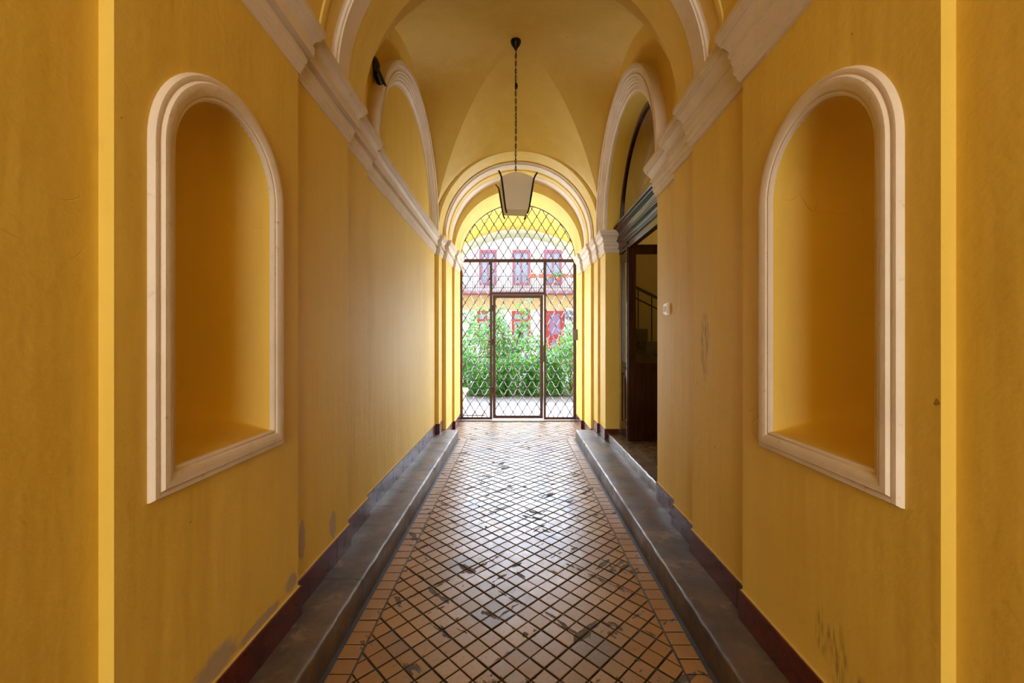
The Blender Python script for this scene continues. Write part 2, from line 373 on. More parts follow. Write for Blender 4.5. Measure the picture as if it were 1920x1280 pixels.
# groin vault webs
Hg, HF, HN, HW = 1.685, 1.105, 1.13, 1.50
A = 1.185; BN, BF = 1.475, 1.33
def cellpt(kind, s, u):
    e = Hg*max(0, 1-s*s)**(.5 if kind == 'near' or (kind == 'side' and u < 0) else .78)
    he = {'far': HF, 'near': HN, 'side': HW}[kind]
    cr = Hg-(Hg-he)*s**1.8
    if s < 1e-4: f = 1-u*u
    else: f = (math.sqrt(max(0, 1-s*s*u*u))-math.sqrt(max(0, 1-s*s)))/(1-math.sqrt(max(0, 1-s*s)))
    return ZS + e + (cr-e)*f
N = 34; us = [math.sin(math.pi/2*(-1+2*j/N)) for j in range(N+1)]; ss = [math.sin(math.pi/2*i/26) for i in range(27)]
m.grid([[(XC + A*s*u, YC + BF*s, cellpt('far', s, u)) for u in us] for s in ss], flip=True)
m.grid([[(XC + A*s*u, YC - BN*s, cellpt('near', s, u)) for u in us] for s in ss] + [[(XC + A*u, 2.78, cellpt('near', 1, u)) for u in us]])
for sd in (-1, 1):
    m.grid([[(XC + sd*A*s, YC + (BN if u < 0 else BF)*s*u, cellpt('side', s, u)) for u in us] for s in ss], flip=sd > 0)
m.build('ceiling', [M['vault'], M['white']], kind='structure', ang=28)
# white archivolts of the two transverse arches
m = MB(); ring(m, [(2.375, 1.12, 0), (2.375, 1.082, 0), (2.362, 1.079, 0), (2.358, 1.074, 0), (2.372, 1.070, 0), (2.376, 1.065, 0), (2.372, 1.062, 0), (2.372, 1.056, 0), (2.362, 1.053, 0), (2.362, 1.048, 0), (2.374, 1.045, 0), (2.364, 1.041, 0), (2.364, 1.031, 0), (2.50, 1.031, 0), (2.50, 1.05, 0)], n=90)
m.build('trim_1', M['white'], kind='structure', ang=30)
m = MB(); ring(m, [(6.13, 1.12, 0), (6.13, 1.094, 0), (6.11, 1.092, 0), (6.11, 1.080, 0), (6.13, 1.076, 0), (6.13, 1.068, 0), (6.14, 1.058, 0), (6.28, 1.056, 0), (6.28, 1.08, 0)], n=90, stilt=.10)
m.build('trim_2', M['white'], kind='structure', ang=30)
m = MB(); ring(m, [(6.50, 1.09, 0), (6.50, 1.060, 0), (6.53, 1.050, 0), (6.56, 1.062, 0), (6.60, 1.052, 0), (6.63, 1.060, 0), (6.76, 1.056, 0), (6.765, 1.09, 0)], n=90, stilt=.10)
m.build('trim_3', M['white'], kind='structure', ang=30)

# ------------------------------------------------------------------ cornices, baseboards
def offset_path(P, p, side):
    """P axis-like polyline [(y,x)], returns offset towards the passage by p with mitres."""
    out = []
    for i, (y, x) in enumerate(P):
        ns = []
        for a, b in ((i-1, i), (i, i+1)):
            if a < 0 or b >= len(P): continue
            dy, dx = P[b][0]-P[a][0], P[b][1]-P[a][1]; l = math.hypot(dy, dx)
            nx, ny = (dy/l, -dx/l)       # rotate
            if side > 0: nx, ny = -nx, -ny
            ns.append((nx, ny))
        if len(ns) == 1: out.append((x+ns[0][0]*p, y+ns[0][1]*p))
        else:
            n1, n2 = ns; d = 1 + n1[0]*n2[0] + n1[1]*n2[1]
            out.append((x+(n1[0]+n2[0])/d*p, y+(n1[1]+n2[1])/d*p))
    return out
CL = [(-.14, 0), (.0, 0), (.004, .0), (.010, .004), (.010, .018), (.016, .022), (.016, .036), (.022, .04), (.022, .055), (.028, .06), (.030, .086), (.020, .088), (.020, .106),
      (.052, .108), (.054, .138), (.054, .150), (.046, .153), (.048, .166), (.056, .184), (.070, .196), (.076, .200), (.074, .206), (.080, .210), (.084, .222), (.092, .226), (.092, .252), (.086, .258), (-.14, .266)]
CR = [(-.14, 0), (0, 0), (.012, .004), (.012, .02), (.020, .026), (.020, .045), (.028, .052), (.030, .085), (.024, .09), (.034, .10), (.036, .135), (.046, .140), (.046, .155), (.040, .160), (.046, .18), (.062, .205),
      (.072, .212), (.070, .218), (.078, .222), (.082, .246), (.090, .252), (.090, .278), (-.14, .29)]
def densify(P, step=.2):
    out = [P[0]]
    for a, b in zip(P, P[1:]):
        k = max(1, int(abs(b[0]-a[0])/step))
        for q in range(1, k+1): out.append((a[0]+(b[0]-a[0])*q/k, a[1]+(b[1]-a[1])*q/k))
    return out
def sweep_wall(P, prof, side, zf, name, mat, wob=.0, ends=True):
    m = MB(); rows = []; rnd = random.Random(len(P))
    wb = [rnd.uniform(-wob, wob) for _ in P]
    for p, z in prof:
        rows.append([(x, y, zf(side, P[k][0])+z+wb[k]) for k, (x, y) in enumerate(offset_path(P, p, side))])
    m.grid(rows, flip=side > 0)
    if ends:
        for e in (0, -1): m.face([r[e] for r in rows])
    return m.build(name, mat, kind='structure', ang=30)
sweep_wall(densify(L[:-2]+[(6.74, -.99), (7.3, -.995)]), CL, -1, zc, 'trim_4', M['white'], .0015)
sweep_wall(densify(R[:9]+[(DY0, 1.16), (DY0, 1.30)]), CR, 1, zc, 'trim_5', M['white'], .0015)
sweep_wall([(DY1, 1.345), (DY1, 1.16)]+densify(R[9:-1]+[(7.15, 1.064)]), CR, 1, lambda s, y: zc(s, y), 'trim_6', M['white'], .0)
BP = [(.0, 0), (.014, 0), (.015, .128), (.012, .134), (0.004, .136), (.004, .146), (-.004, .150)]
def baseboard(P, side, z0, name, pitch0=3.467, pitch=.3345):
    m = MB(); H = .135
    pts = offset_path(P, .0, side)
    o1 = offset_path(P, .014, side)
    def strip(off, za, zb, mt):
        a = offset_path(P, off, side); m.grid([[(x, y, z0(yy)+za) for (x, y), (yy, _) in zip(a, P)], [(x, y, z0(yy)+zb) for (x, y), (yy, _) in zip(a, P)]], mt)
    strip(.014, 0, H, 0)
    a = offset_path(P, .014, side); b = offset_path(P, -.01, side)
    m.grid([[(x, y, z0(yy)+H) for (x, y), (yy, _) in zip(a, P)], [(x, y, z0(yy)+H+.004) for (x, y), (yy, _) in zip(b, P)]], 0)
    # mortar cap above the tiles
    c = offset_path(P, .007, side); c2 = offset_path(P, -.01, side)
    m.grid([[(x, y, z0(yy)+H) for (x, y), (yy, _) in zip(c, P)], [(x, y, z0(yy)+H+.006) for (x, y), (yy, _) in zip(c, P)], [(x, y, z0(yy)+H+.009) for (x, y), (yy, _) in zip(c2, P)]], 2)
    # joints between tiles
    for (ya, xa), (yb, xb) in zip(P, P[1:]):
        if yb-ya < .45: continue
        k = math.ceil((ya-pitch0)/pitch)
        while pitch0+k*pitch < yb-.05:
            y = pitch0+k*pitch; k += 1
            if y < ya+.05: continue
            x = xa+(xb-xa)*(y-ya)/(yb-ya) - side*.0146
            m.box(min(x, x+side*.004), max(x, x+side*.004), y-.0015, y+.0015, z0(y)+.002, z0(y)+H-.001, 1)
    m.build(name, [M['base'], M['grout'], M['cap']], kind='structure', ang=30)
KH = .14
zk = lambda y: KH if y < 6.0 else 0
baseboard([p for p in L[:10]]+[(5.83, -1.076), (6.07, -1.076)], -1, lambda y: KH, 'baseboard_left')
baseboard([(6.07, -1.076)]+L[11:], -1, lambda y: 0.0, 'baseboard_left_far')
baseboard(R[:9]+[(DY0, 1.16)], 1, lambda y: KH, 'baseboard_right', 2.04)
baseboard([(DY1, 1.345), (DY1, 1.16), (5.83, 1.16), (5.83, 1.133), (6.07, 1.133)], 1, lambda y: .15, 'baseboard_right_pier')
baseboard([(6.07, 1.133)]+R[11:], 1, lambda y: 0.0, 'baseboard_right_far')

# niche surrounds
def niche_frame(side, name):
    x = L[2][1] if side < 0 else R[2][1]; nc = 1.51 if side < 0 else 1.475
    loop = arch_poly(nc, .252, 1.07, 2.015, 36)      # inner edge
    prof = [(0.0, -.012), (0, .012), (.006, .018), (.014, .016), (.018, .022), (.036, .030), (.052, .028), (.058, .018), (.064, .020), (.074, .018), (.080, .008), (.082, -.004)]
    n = len(loop); rows = []
    for w_, h in prof:
        r = []
        for i, (y, z) in enumerate(loop):
            y0, z0 = loop[i-1]; y1, z1 = loop[(i+1) % n]
            def nrm(a, b):
                dy, dz = b[0]-a[0], b[1]-a[1]; l = math.hypot(dy, dz) or 1e-9; return (-dz/l, dy/l)
            n1 = nrm((y0, z0), (y, z)); n2 = nrm((y, z), (y1, z1))
            if math.hypot(y-y0, z-z0) < 1e-6: n1 = n2
            if math.hypot(y1-y, z1-z) < 1e-6: n2 = n1
            d = 1+n1[0]*n2[0]+n1[1]*n2[1]
            r.append((x-side*h, y+(n1[0]+n2[0])/d*w_, z+(n1[1]+n2[1])/d*w_))
        rows.append(r)
    m = MB(); m.grid(rows, closed_v=True, flip=side > 0)
    return m.build(name, M['white'], kind='structure', ang=32)
niche_frame(-1, 'trim_7'); niche_frame(1, 'trim_8')

# lunette archivolts on the side walls
def lunette(side, name, x, ri, ro, cz, cy):
    W_ = ro-ri
    prof = [(ro, -.02), (ro, .085), (ro-.02, .09), (ro-.045, .085), (ro-.05, .07), (ro-.075, .068), (ro-.085, .074), (ro-.10, .064), (ro-.115, .064), (ro-.12, .052), (ro-.14, .05), (ro-.145, .04), (ro-.165, .038), (ro-.17, .026), (ri+.02, .022), (ri+.012, .014), (ri, .012), (ri, -.02)]
    rows = [[(x-side*h, cy - r*math.cos(math.pi*i/72), cz + r*math.sin(math.pi*i/72)) for i in range(73)] for r, h in prof]
    rows = [r_+[(r_[-1][0], r_[-1][1], cz-.06)] for r_ in rows]
    m = MB(); m.grid(rows, flip=side < 0); m.build(name, M['white'], kind='structure', ang=30)
lunette(-1, 'trim_9', -1.128, 1.055, 1.25, 2.89, 4.42)
lunette(1, 'trim_10', 1.16, 1.008, 1.235, 2.90, 4.445)

# ------------------------------------------------------------------ floor
def inside(poly, p): return all((poly[(i+1) % len(poly)][0]-poly[i][0])*(p[1]-poly[i][1]) - (poly[(i+1) % len(poly)][1]-poly[i][1])*(p[0]-poly[i][0]) >= -1e-7 for i in range(len(poly)))
def clip(poly, x0, x1, y0, y1):
    for ax, v, sg in ((0, x0, 1), (0, x1, -1), (1, y0, 1), (1, y1, -1)):
        out = []
        for i in range(len(poly)):
            a, b = poly[i], poly[(i+1) % len(poly)]
            da, db = (a[ax]-v)*sg, (b[ax]-v)*sg
            if da >= 0: out.append(a)
            if (da >= 0) != (db >= 0):
                t = da/(da-db); out.append((a[0]+(b[0]-a[0])*t, a[1]+(b[1]-a[1])*t))
        poly = out
        if len(poly) < 3: return []
    return poly
def tile_prism(m, poly, dz=0.0, bev=.0045, h=.007):
    cx = sum(p[0] for p in poly)/len(poly); cy = sum(p[1] for p in poly)/len(poly)
    rmin = min(math.hypot(p[0]-cx, p[1]-cy) for p in poly)
    if rmin < .008: return
    def ins(d): return [(p[0]-(p[0]-cx)*min(.8, d/rmin), p[1]-(p[1]-cy)*min(.8, d/rmin)) for p in poly]
    tx, ty = random.uniform(-.012, .012), random.uniform(-.012, .012); z = dz
    l0 = [(p[0], p[1], -h) for p in poly]; l1 = [(p[0], p[1], z-.0022+tx*(p[0]-cx)+ty*(p[1]-cy)) for p in ins(bev*.35)]; l2 = [(p[0], p[1], z+tx*(p[0]-cx)+ty*(p[1]-cy)) for p in ins(bev)]
    m.grid([l0, l1, l2], lambda i, j: 1 if i == 0 else 0, closed_v=True, flip=True); m.face(l2, 0)
m = MB()
s = .0874; hs = s/2; r2 = math.sqrt(.5); XB0, XB1 = -.715, .735
regions = [(XB0, XB1, .3, 6.10), (-1.0, .965, 6.10, 7.62)]
for x0, x1, y0, y1 in regions:
    for a in range(-140, 141):
        for b in range(-140, 141):
            u = (a+.5)*s; v = (b+.5)*s        # lattice aligned with a vertex at (0, 1.850)
            cx = (u+v)*r2; cy = 1.850+(u-v)*r2
            if not (x0-.1 < cx < x1+.1 and y0-.1 < cy < y1+.1): continue
            # joints: wide between the big tiles, narrow grooves inside them
            gu0 = .0042 if a % 2 else .0024; gu1 = .0024 if a % 2 else .0042
            gv0 = .0042 if b % 2 else .0024; gv1 = .0024 if b % 2 else .0042
            q = []
            for du, dv in ((-hs+gu0, -hs+gv0), (hs-gu1, -hs+gv0), (hs-gu1, hs-gv1), (-hs+gu0, hs-gv1)):
                U, V = u+du, v+dv; q.append(((U+V)*r2, 1.850+(U-V)*r2))
            q = q[::-1]
            q = clip(q, x0+.004, x1-.004, y0, y1)
            if len(q) >= 3: 
                rr = random.Random((a//2)*1000+(b//2)); tile_prism(m, q, rr.uniform(-.0015, .001))
def border(x0, x1, y0, y1, pitch=.088):
    y = y0
    while y < y1-.02:
        tile_prism(m, [(x0+.003, y+.0025), (x1-.003, y+.0025), (x1-.003, y+pitch-.0025), (x0+.003, y+pitch-.0025)], random.uniform(-.002, .001)); y += pitch
border(-.818, XB0, .5, 6.08); border(XB1, .838, .5, 6.08); border(.965, 1.06, 6.12, 7.6)
m.box(-1.3, 1.35, -5.2, 7.66, -.2, -.0055, 1)
m.build('floor', [M['tile'], M['grout']], kind='structure', ang=25)

# stone kerbs
def kerb(x_in, x_out, side, y0, y1, joints, name, h=KH, zb=-.004, mat='kerb'):
    m = MB(); ys = [y0]+[j for j in joints if y0 < j < y1]+[y1]
    rnd = random.Random(3)
    for ya, yb in zip(ys, ys[1:]):
        ya += .0015; yb -= .0015; k = max(2, int((yb-ya)/.06)); rows = []
        prof = [(0, zb), (0, h*.5), (.0, h-.012), (.003, h-.005), (.010, h-.001), (.02, h), (abs(x_out-x_in)*.5, h+.001), (abs(x_out-x_in), h)]
        for i in range(k+1):
            y = ya+(yb-ya)*i/k; w_ = rnd.uniform(-.003, .003)
            rows.append([(x_in+side*(d+(w_ if q in (2, 3, 4) else 0)), y, z+(w_*.6 if 2 <= q <= 4 else 0)) for q, (d, z) in enumerate(prof)])
        m.grid(rows, flip=side < 0)
        for r in (rows[0], rows[-1]): m.face(r+[(x_out, r[0][1], zb)])
    m.build(name, M[mat], kind='structure', ang=50)
kerb(-.838, -1.14, -1, -5.0, 6.08, [.3, 1.3, 2.296, 3.3, 4.3, 5.3], 'trim_11')
kerb(.858, 1.19, 1, -5.0, 6.08, [.25, 1.25, 2.266, 3.28, 4.30, 5.31], 'trim_12')
kerb(1.185, 1.36, 1, DY0, DY1, [3.62, 4.6], 'trim_13', .232, .13, 'step')

# ------------------------------------------------------------------ doorway on the right: transom, fanlight, leaves, stair hall
prof = [(1.40, 2.545), (1.338, 2.545), (1.336, 2.61)]
def bead(x0, z0, x1, z1, b, k=7):      # rounded bead (b > 0 swells out) between two points of the section
    dx, dz = x1-x0, z1-z0; l = math.hypot(dx, dz)
    return [(x0+dx*q/k - dz/l*b*math.sin(math.pi*q/k), z0+dz*q/k + dx/l*b*math.sin(math.pi*q/k)) for q in range(k+1)]
for a_ in ((1.332, 2.612, 1.326, 2.645, .012), (1.322, 2.65, 1.312, 2.70, -.010), (1.306, 2.705, 1.304, 2.738, .013), (1.312, 2.742, 1.308, 2.768, .008), (1.312, 2.772, 1.286, 2.835, -.012), (1.282, 2.84, 1.280, 2.868, .011), (1.284, 2.872, 1.272, 2.882, .0), (1.268, 2.884, 1.268, 2.912, .008)): prof += bead(*a_)
prof += [(1.285, 2.916), (1.40, 2.916)]
m = MB(); m.grid([[(x, y, z) for x, z in prof] for y in (DY0+.002, DY1-.002)], flip=True)
m.bar((1.335, 5.30, 2.60), (1.335, 5.02, 2.60), .03, .02)
m.build('trim_14', M['wood'], kind='structure', ang=25)
# fanlight
m = MB()
for (ra, rb, xa, xb) in ((DR+.002, DR-.045, 1.35, 1.39),):
    rows = []
    for x, r in ((xa, ra), (xa, rb), (xb, rb), (xb, ra)):
        rows.append([(x, DYC-r, 2.91)]+[(x, DYC - r*math.cos(math.pi*i/60), 2.90 + r*math.sin(math.pi*i/60)) for i in range(61)]+[(x, DYC+r, 2.91)])
    m.grid(rows, closed_u=True)
win = m.build('window_1', M['wood'], kind='structure', ang=30)
m = MB(); m.face([(1.371, DYC - (DR-.03)*math.cos(math.pi*i/40), 2.905+(DR-.03)*math.sin(math.pi*i/40)) for i in range(41)]); m.build('pane', M['glass'], win, ang=None)

def leaf(m_, org, ux, W, H, z0, glass_lo, glass_hi, T=.045):
    """panelled door leaf in the plane org + t*ux, returns (frame MB, glass MB)."""
    ux = Vector(ux).normalized(); uz = Vector((0, 0, 1)); un = ux.cross(uz)
    g = MB()
    def bx(mb, a0, a1, b0, b1, c0, c1):
        P = [Vector(org)+ux*a+un*c+uz*b for a in (a0, a1) for c in (c0, c1) for b in (b0, b1)]
        i = [mb.vert(p) for p in P]
        for q in ((0, 1, 3, 2), (4, 6, 7, 5), (0, 4, 5, 1), (2, 3, 7, 6), (0, 2, 6, 4), (1, 5, 7, 3)): mb.f.append(tuple(i[k] for k in q)); mb.m.append(0)
    st = min(.085, W*.24)
    bx(m_, 0, st, z0, z0+H, 0, T); bx(m_, W-st, W, z0, z0+H, 0, T)
    bx(m_, st, W-st, z0+H-.11, z0+H, 0, T); bx(m_, st, W-st, z0, z0+.16, 0, T)
    bx(m_, st, W-st, glass_lo-.13, glass_lo, 0, T); bx(m_, st, W-st, glass_lo-.075, glass_lo-.055, -.012, T+.012)
    # lower panel, raised and fielded
    a0, a1, b0, b1 = st, W-st, z0+.16, glass_lo-.13
    bx(m_, a0, a1, b0, b1, T*.3, T*.7)
    if a1-a0 > .12:
        for k, (d, e) in enumerate(((.025, .012), (.06, .004))): bx(m_, a0+d, a1-d, b0+d, b1-d, T*.3-.008*(k+1), T*.7+.008*(k+1))
        bx(m_, a0+.0, a1, z0+.16, z0+.19, -.006, T+.006)
    else: bx(m_, a0+.012, a1-.012, b0+.03, b1-.03, T*.3-.01, T*.7+.01)
    bx(g, st, W-st, glass_lo, z0+H-.11, T*.45, T*.55)
    return g
d1 = bpy.data.objects.new('door_1', None); d1.location = (1.345, 5.06, .235); C.collection.objects.link(d1); WL[d1.name] = Vector(d1.location); tag(d1, kind='structure')
m = MB(); g = leaf(m, (1.352, 5.075, 0), (0, 1, 0), .385, 2.30, .235, 1.16, 2.4); f1 = m.build('side_leaf', M['wood'], d1, ang=None); g.build('pane', M['glass'], f1, ang=None)
m = MB(); g = leaf(m, (1.345, 5.055, 0), (1, -.035, 0), .95, 2.335, .245, 1.165, 2.4); f2 = m.build('open_leaf', M['wood'], d1, ang=None); g.build('pane', M['glass'], f2, ang=None)
m = MB(); m.tube([(1.345, 5.045, .26), (1.345, 5.045, 2.56)], .02, 12)
m.build('edge_bead', M['wood'], d1)
m = MB(); m.box(1.343, 1.352, 5.115, 5.145, 1.0, 1.07); m.build('lock_plate', M['black_iron'], d1)
# stair hall beyond the doorway
m = MB(); x0, x1, y0, y1, z0, z1 = 1.345, 3.7, 2.2, 6.6, .235, 4.9
m.face([(x1, y0, z0), (x1, y1, z0), (x1, y1, z1), (x1, y0, z1)]); m.face([(x0, y1, z0), (x1, y1, z0), (x1, y1, z1), (x0, y1, z1)]); m.face([(x0, y0, z0), (x1, y0, z0), (x1, y0, z1), (x0, y0, z1)])
m.face([(x0, y0, z1), (x1, y0, z1), (x1, y1, z1), (x0, y1, z1)]); m.face([(1.39, DY1, z0), (1.39, y1, z0), (1.39, y1, z1), (1.39, DY1, z1)]); 
m.build('wall_stair_hall', M['wall'], kind='structure', ang=None)
m = MB(); m.box(1.34, 3.7, 2.2, 6.6, .0, .233); m.build('floor_stair_hall', M['step'], kind='structure', ang=None)
# stair railing in the hall
st = thing('stair_railing', (2.1, 6.2, .235), 'dark iron stair railing seen through the glass of the open door', 'railing')
m = MB(); a = Vector((1.5, 6.2, 2.35)); b = Vector((3.3, 6.2, 1.45)); m.bar(a, b, .05, .035); m.build('handrail', M['black_iron'], st)
m = MB(); m.bar(a-Vector((0, 0, .16)), b-Vector((0, 0, .16)), .012, .02); m.bar(a-Vector((0, 0, .85)), b-Vector((0, 0, .85)), .012, .03); m.build('rail', M['black_iron'], st)
for k in range(9):
    p = a.lerp(b, (k+.5)/9); m = MB(); m.bar(p, p-Vector((0, 0, .85)), .014, .014); m.build('baluster', M['black_iron'], st)
m = MB()
for k in range(5): x = 1.5+.36*k; z = 1.6-.18*k; m.box(x, x+.38, 6.0, 6.58, z-.18 if z > .5 else .24, z)
m.build('stairs', M['step'], st, ang=None)

# ------------------------------------------------------------------ small fittings
sw = thing('light_switch', (1.16, 3.21, 1.68), 'white plastic light switch with a worn rocker on the yellow wall beside the dark doorway', 'light switch')
m = MB(); m.box(1.148, 1.161, 3.165, 3.25, 1.638, 1.725); m.box(1.136, 1.149, 3.172, 3.243, 1.645, 1.718); m.build('housing', M['plastic_white'], sw, ang=None)
m = MB(); m.box(1.131, 1.1365, 3.19, 3.225, 1.66, 1.703); m.build('rocker', M['cable'], sw, ang=None, label='greyish rocker')
# gate-side lock box
lb = thing('keypad_box', (1.066, 7.33, 1.5), 'small dark grey metal entry box fixed to the jamb beside the gate', 'entry box')
m = MB(); m.box(.985, 1.066, 7.30, 7.36, 1.435, 1.625); m.build('housing', M['grey_metal'], lb, ang=None)
m = MB(); m.box(.978, .986, 7.305, 7.355, 1.445, 1.615); m.build('cover', M['steel'], lb, ang=None, label='bright steel side cover')
# security camera
sc = thing('security_camera', (-1.128, 3.26, 3.60), 'black bullet security camera bracketed to the yellow wall by the white lunette moulding', 'security camera')
m = MB(); rows = []
for d, r in ((0, .05), (.014, .05), (.026, .042), (.04, .02), (.045, .0)): rows.append([(-1.128+d, 3.335+r*.9*math.cos(t*math.pi/10), 3.62+r*1.5*math.sin(t*math.pi/10)) for t in range(20)])
m.grid(rows, closed_v=True, flip=True); m.build('mounting_plate', M['plastic_black'], sc)
m = MB(); m.tube([(-1.10, 3.335, 3.60), (-1.095, 3.33, 3.565), (-1.085, 3.32, 3.545), (-1.08, 3.31, 3.53)], [.013, .011, .011, .014], 10); m.tube([(-1.10, 3.33, 3.59), (-1.108, 3.32, 3.52), (-1.095, 3.33, 3.46)], .004, 6); m.build('bracket', M['plastic_black'], sc)
m = MB(); m.tube([(-1.092, 3.285, 3.535), (-1.089, 3.29, 3.53), (-1.064, 3.335, 3.455), (-1.063, 3.337, 3.452)], [.022, .031, .033, .029], 18); m.tube([(-1.088, 3.27, 3.55), (-1.055, 3.35, 3.462)], [.022, .026], 12); m.build('camera_body', M['plastic_black'], sc)
m = MB(); m.tube([(-1.0632, 3.3365, 3.4525), (-1.0612, 3.340, 3.446)], [.024, .021], 14); m.build('lens', M['grey_metal'], sc)
# cable by the gate
m = MB(); m.tube([(-.985, 7.0, 2.80), (-.95, 7.25, 2.70), (-.93, 7.42, 2.58), (-.955, 7.44, 2.72), (-.965, 7.45, 2.95)], .010, 8)
tag(m.build('cable', M['cable']), 'cream cable looping from the left jamb to the top corner of the gate', 'cable')

# ------------------------------------------------------------------ lantern
LX, LY = XC-.005-.03, YC
lan = thing('hanging_lantern', (LX, LY, 2.78), 'frosted white glass lantern with curved black iron corner straps hanging on a long chain', 'lantern')
m = MB(); rows = [[(LX+r*math.cos(t*math.pi/12), LY+r*math.sin(t*math.pi/12), 4.632-d) for t in range(24)] for d, r in ((-.03, .05), (.0, .055), (.02, .055), (.045, .045), (.075, .022), (.10, .010), (.11, .0))]
m.grid(rows, closed_v=True, flip=True); m.build('ceiling_canopy', M['black_iron'], lan)
m = MB(); z = 4.53; k = 0
while z > 3.21:
    cz_ = z-.021; pts = []
    for t in range(14):
        a = 2*math.pi*t/14; dx = .0085*math.cos(a); dz = .025*math.sin(a)
        pts.append((LX+(dx if k % 2 else 0), LY+(0 if k % 2 else dx), cz_+dz))
    m.tube(pts, .0033, 6, closed=True); z -= .040; k += 1
m.tube([(LX, LY, 4.18), (LX+.01, LY, 4.15), (LX, LY, 4.12)], .013, 8)
m.tube([(LX+.004, LY+.008, 4.53), (LX-.006, LY-.008, 4.2), (LX+.006, LY+.008, 3.8), (LX-.005, LY-.006, 3.4), (LX, LY, 3.2)], .003, 6)
m.build('chain', M['black_iron'], lan)
ra = math.radians(7)
def lr(x, y, z): return (LX+x*math.cos(ra)-y*math.sin(ra), LY+x*math.sin(ra)+y*math.cos(ra), z)
ZB, ZTp = 2.80, 3.12; wb, wt = .117, .163
for q in range(4):
    m = MB(); rot = q*math.pi/2
    def pr(u, o, z): 
        x, y = u, -o; return lr(x*math.cos(rot)-y*math.sin(rot), x*math.sin(rot)+y*math.cos(rot), z)
    rows = []
    for i in range(9):
        t = i/8; rows.append([pr((wb+(wt-wb)*t)*(-1+2*j/12), wb+(wt-wb)*t, ZB+(ZTp-ZB)*t+(.05*math.cos(math.pi/2*(-1+2*j/12))*t**3)) for j in range(13)])
    m.grid(rows); 
    m.build('glass_panel', M['frost'], lan, ang=60)
    m = MB(); sp = []
    for i in range(15):
        t = -.12+1.25*i/14; rr_ = (wb+(wt-wb)*t) + .006 - .010*max(0, -t)/.12
        if t > .92: rr_ += .55*(t-.92)**2
        sp.append(pr(rr_, rr_, ZB+(ZTp-ZB)*t))
    for a_, b_ in zip(sp, sp[1:]): m.bar(a_, b_, .016, .008, up=(sp[0][0]-LX, sp[0][1]-LY, 0))
    m.tube(sp, [.003+.007*math.sin(math.pi*i/14) for i in range(15)], 8)
    m.build('corner_strap', M['black_iron'], lan)
m = MB(); m.grid([[lr(-wb, -wb, ZB+.003), lr(wb, -wb, ZB+.003)], [lr(-wb, wb, ZB+.003), lr(wb, wb, ZB+.003)]]); m.build('base_panel', M['frost'], lan)
m = MB(); 
for a_, b_ in (((-1, -1), (1, 1)), ((-1, 1), (1, -1))): m.tube([lr(a_[0]*.15, a_[1]*.15, 3.06), lr(0, 0, 3.06), lr(b_[0]*.15, b_[1]*.15, 3.06)], .006, 8)
m.tube([lr(0, 0, 3.22), lr(0, 0, 3.05)], .012, 10); m.tube([lr(0, 0, 3.06), lr(0, 0, 2.98)], [.026, .024], 14); m.build('lamp_holder', M['black_iron'], lan)
m = MB(); m.grid([[lr(r*math.cos(t*math.pi/8), r*math.sin(t*math.pi/8), z) for t in range(16)] for r, z in ((.013, 2.985), (.02, 2.96), (.03, 2.93), (.03, 2.91), (.018, 2.885), (.001, 2.88))], closed_v=True, flip=True); m.build('bulb', M['plastic_white'], lan)

# ------------------------------------------------------------------ gate
GX0, GX1, GY = -1.01, 1.068, 7.5; GC = (GX0+GX1)/2; ZTR = 2.86; GR = (GX1-GX0)/2
def gx(px): return (px-968)*7.5/787
def gz(py): return 1.45+(635-py)*7.5/787
gt = thing('iron_gate', (GC, GY, 0), 'brown iron gate with wavy diamond lattice and arched top closing the passage', 'gate')
XA, XB = gx(921), gx(1021); ZD = gz(549)
m = MB()
m.box(GX0, GX0+.05, GY-.02, GY+.02, .02, gz(490.5)); m.box(GX1-.05, GX1, GY-.02, GY+.02, .02, gz(490.5))
m.box(GX0, GX1, GY-.025, GY+.025, gz(490.5), gz(485))
m.box(XA-.024, XA+.02, GY-.02, GY+.02, .02, gz(490.5)); m.box(XB-.02, XB+.024, GY-.02, GY+.02, .02, gz(490.5))
m.box(XA+.02, XB-.02, GY-.018, GY+.018, ZD-.02, ZD+.022)
m.box(GX0+.05, XA-.024, GY-.018, GY+.018, .02, .065); m.box(XB+.024, GX1-.05, GY-.018, GY+.018, .02, .065)
rows = []
for r, y in ((GR, GY-.012), (GR-.018, GY-.012), (GR-.018, GY+.012), (GR, GY+.012)): rows.append([(GC-r*math.cos(math.pi*i/60), y, 2.83+r*math.sin(math.pi*i/60)) for i in range(61)])
m.grid(rows, closed_u=True); m.build('frame', M['iron'], gt, ang=30)
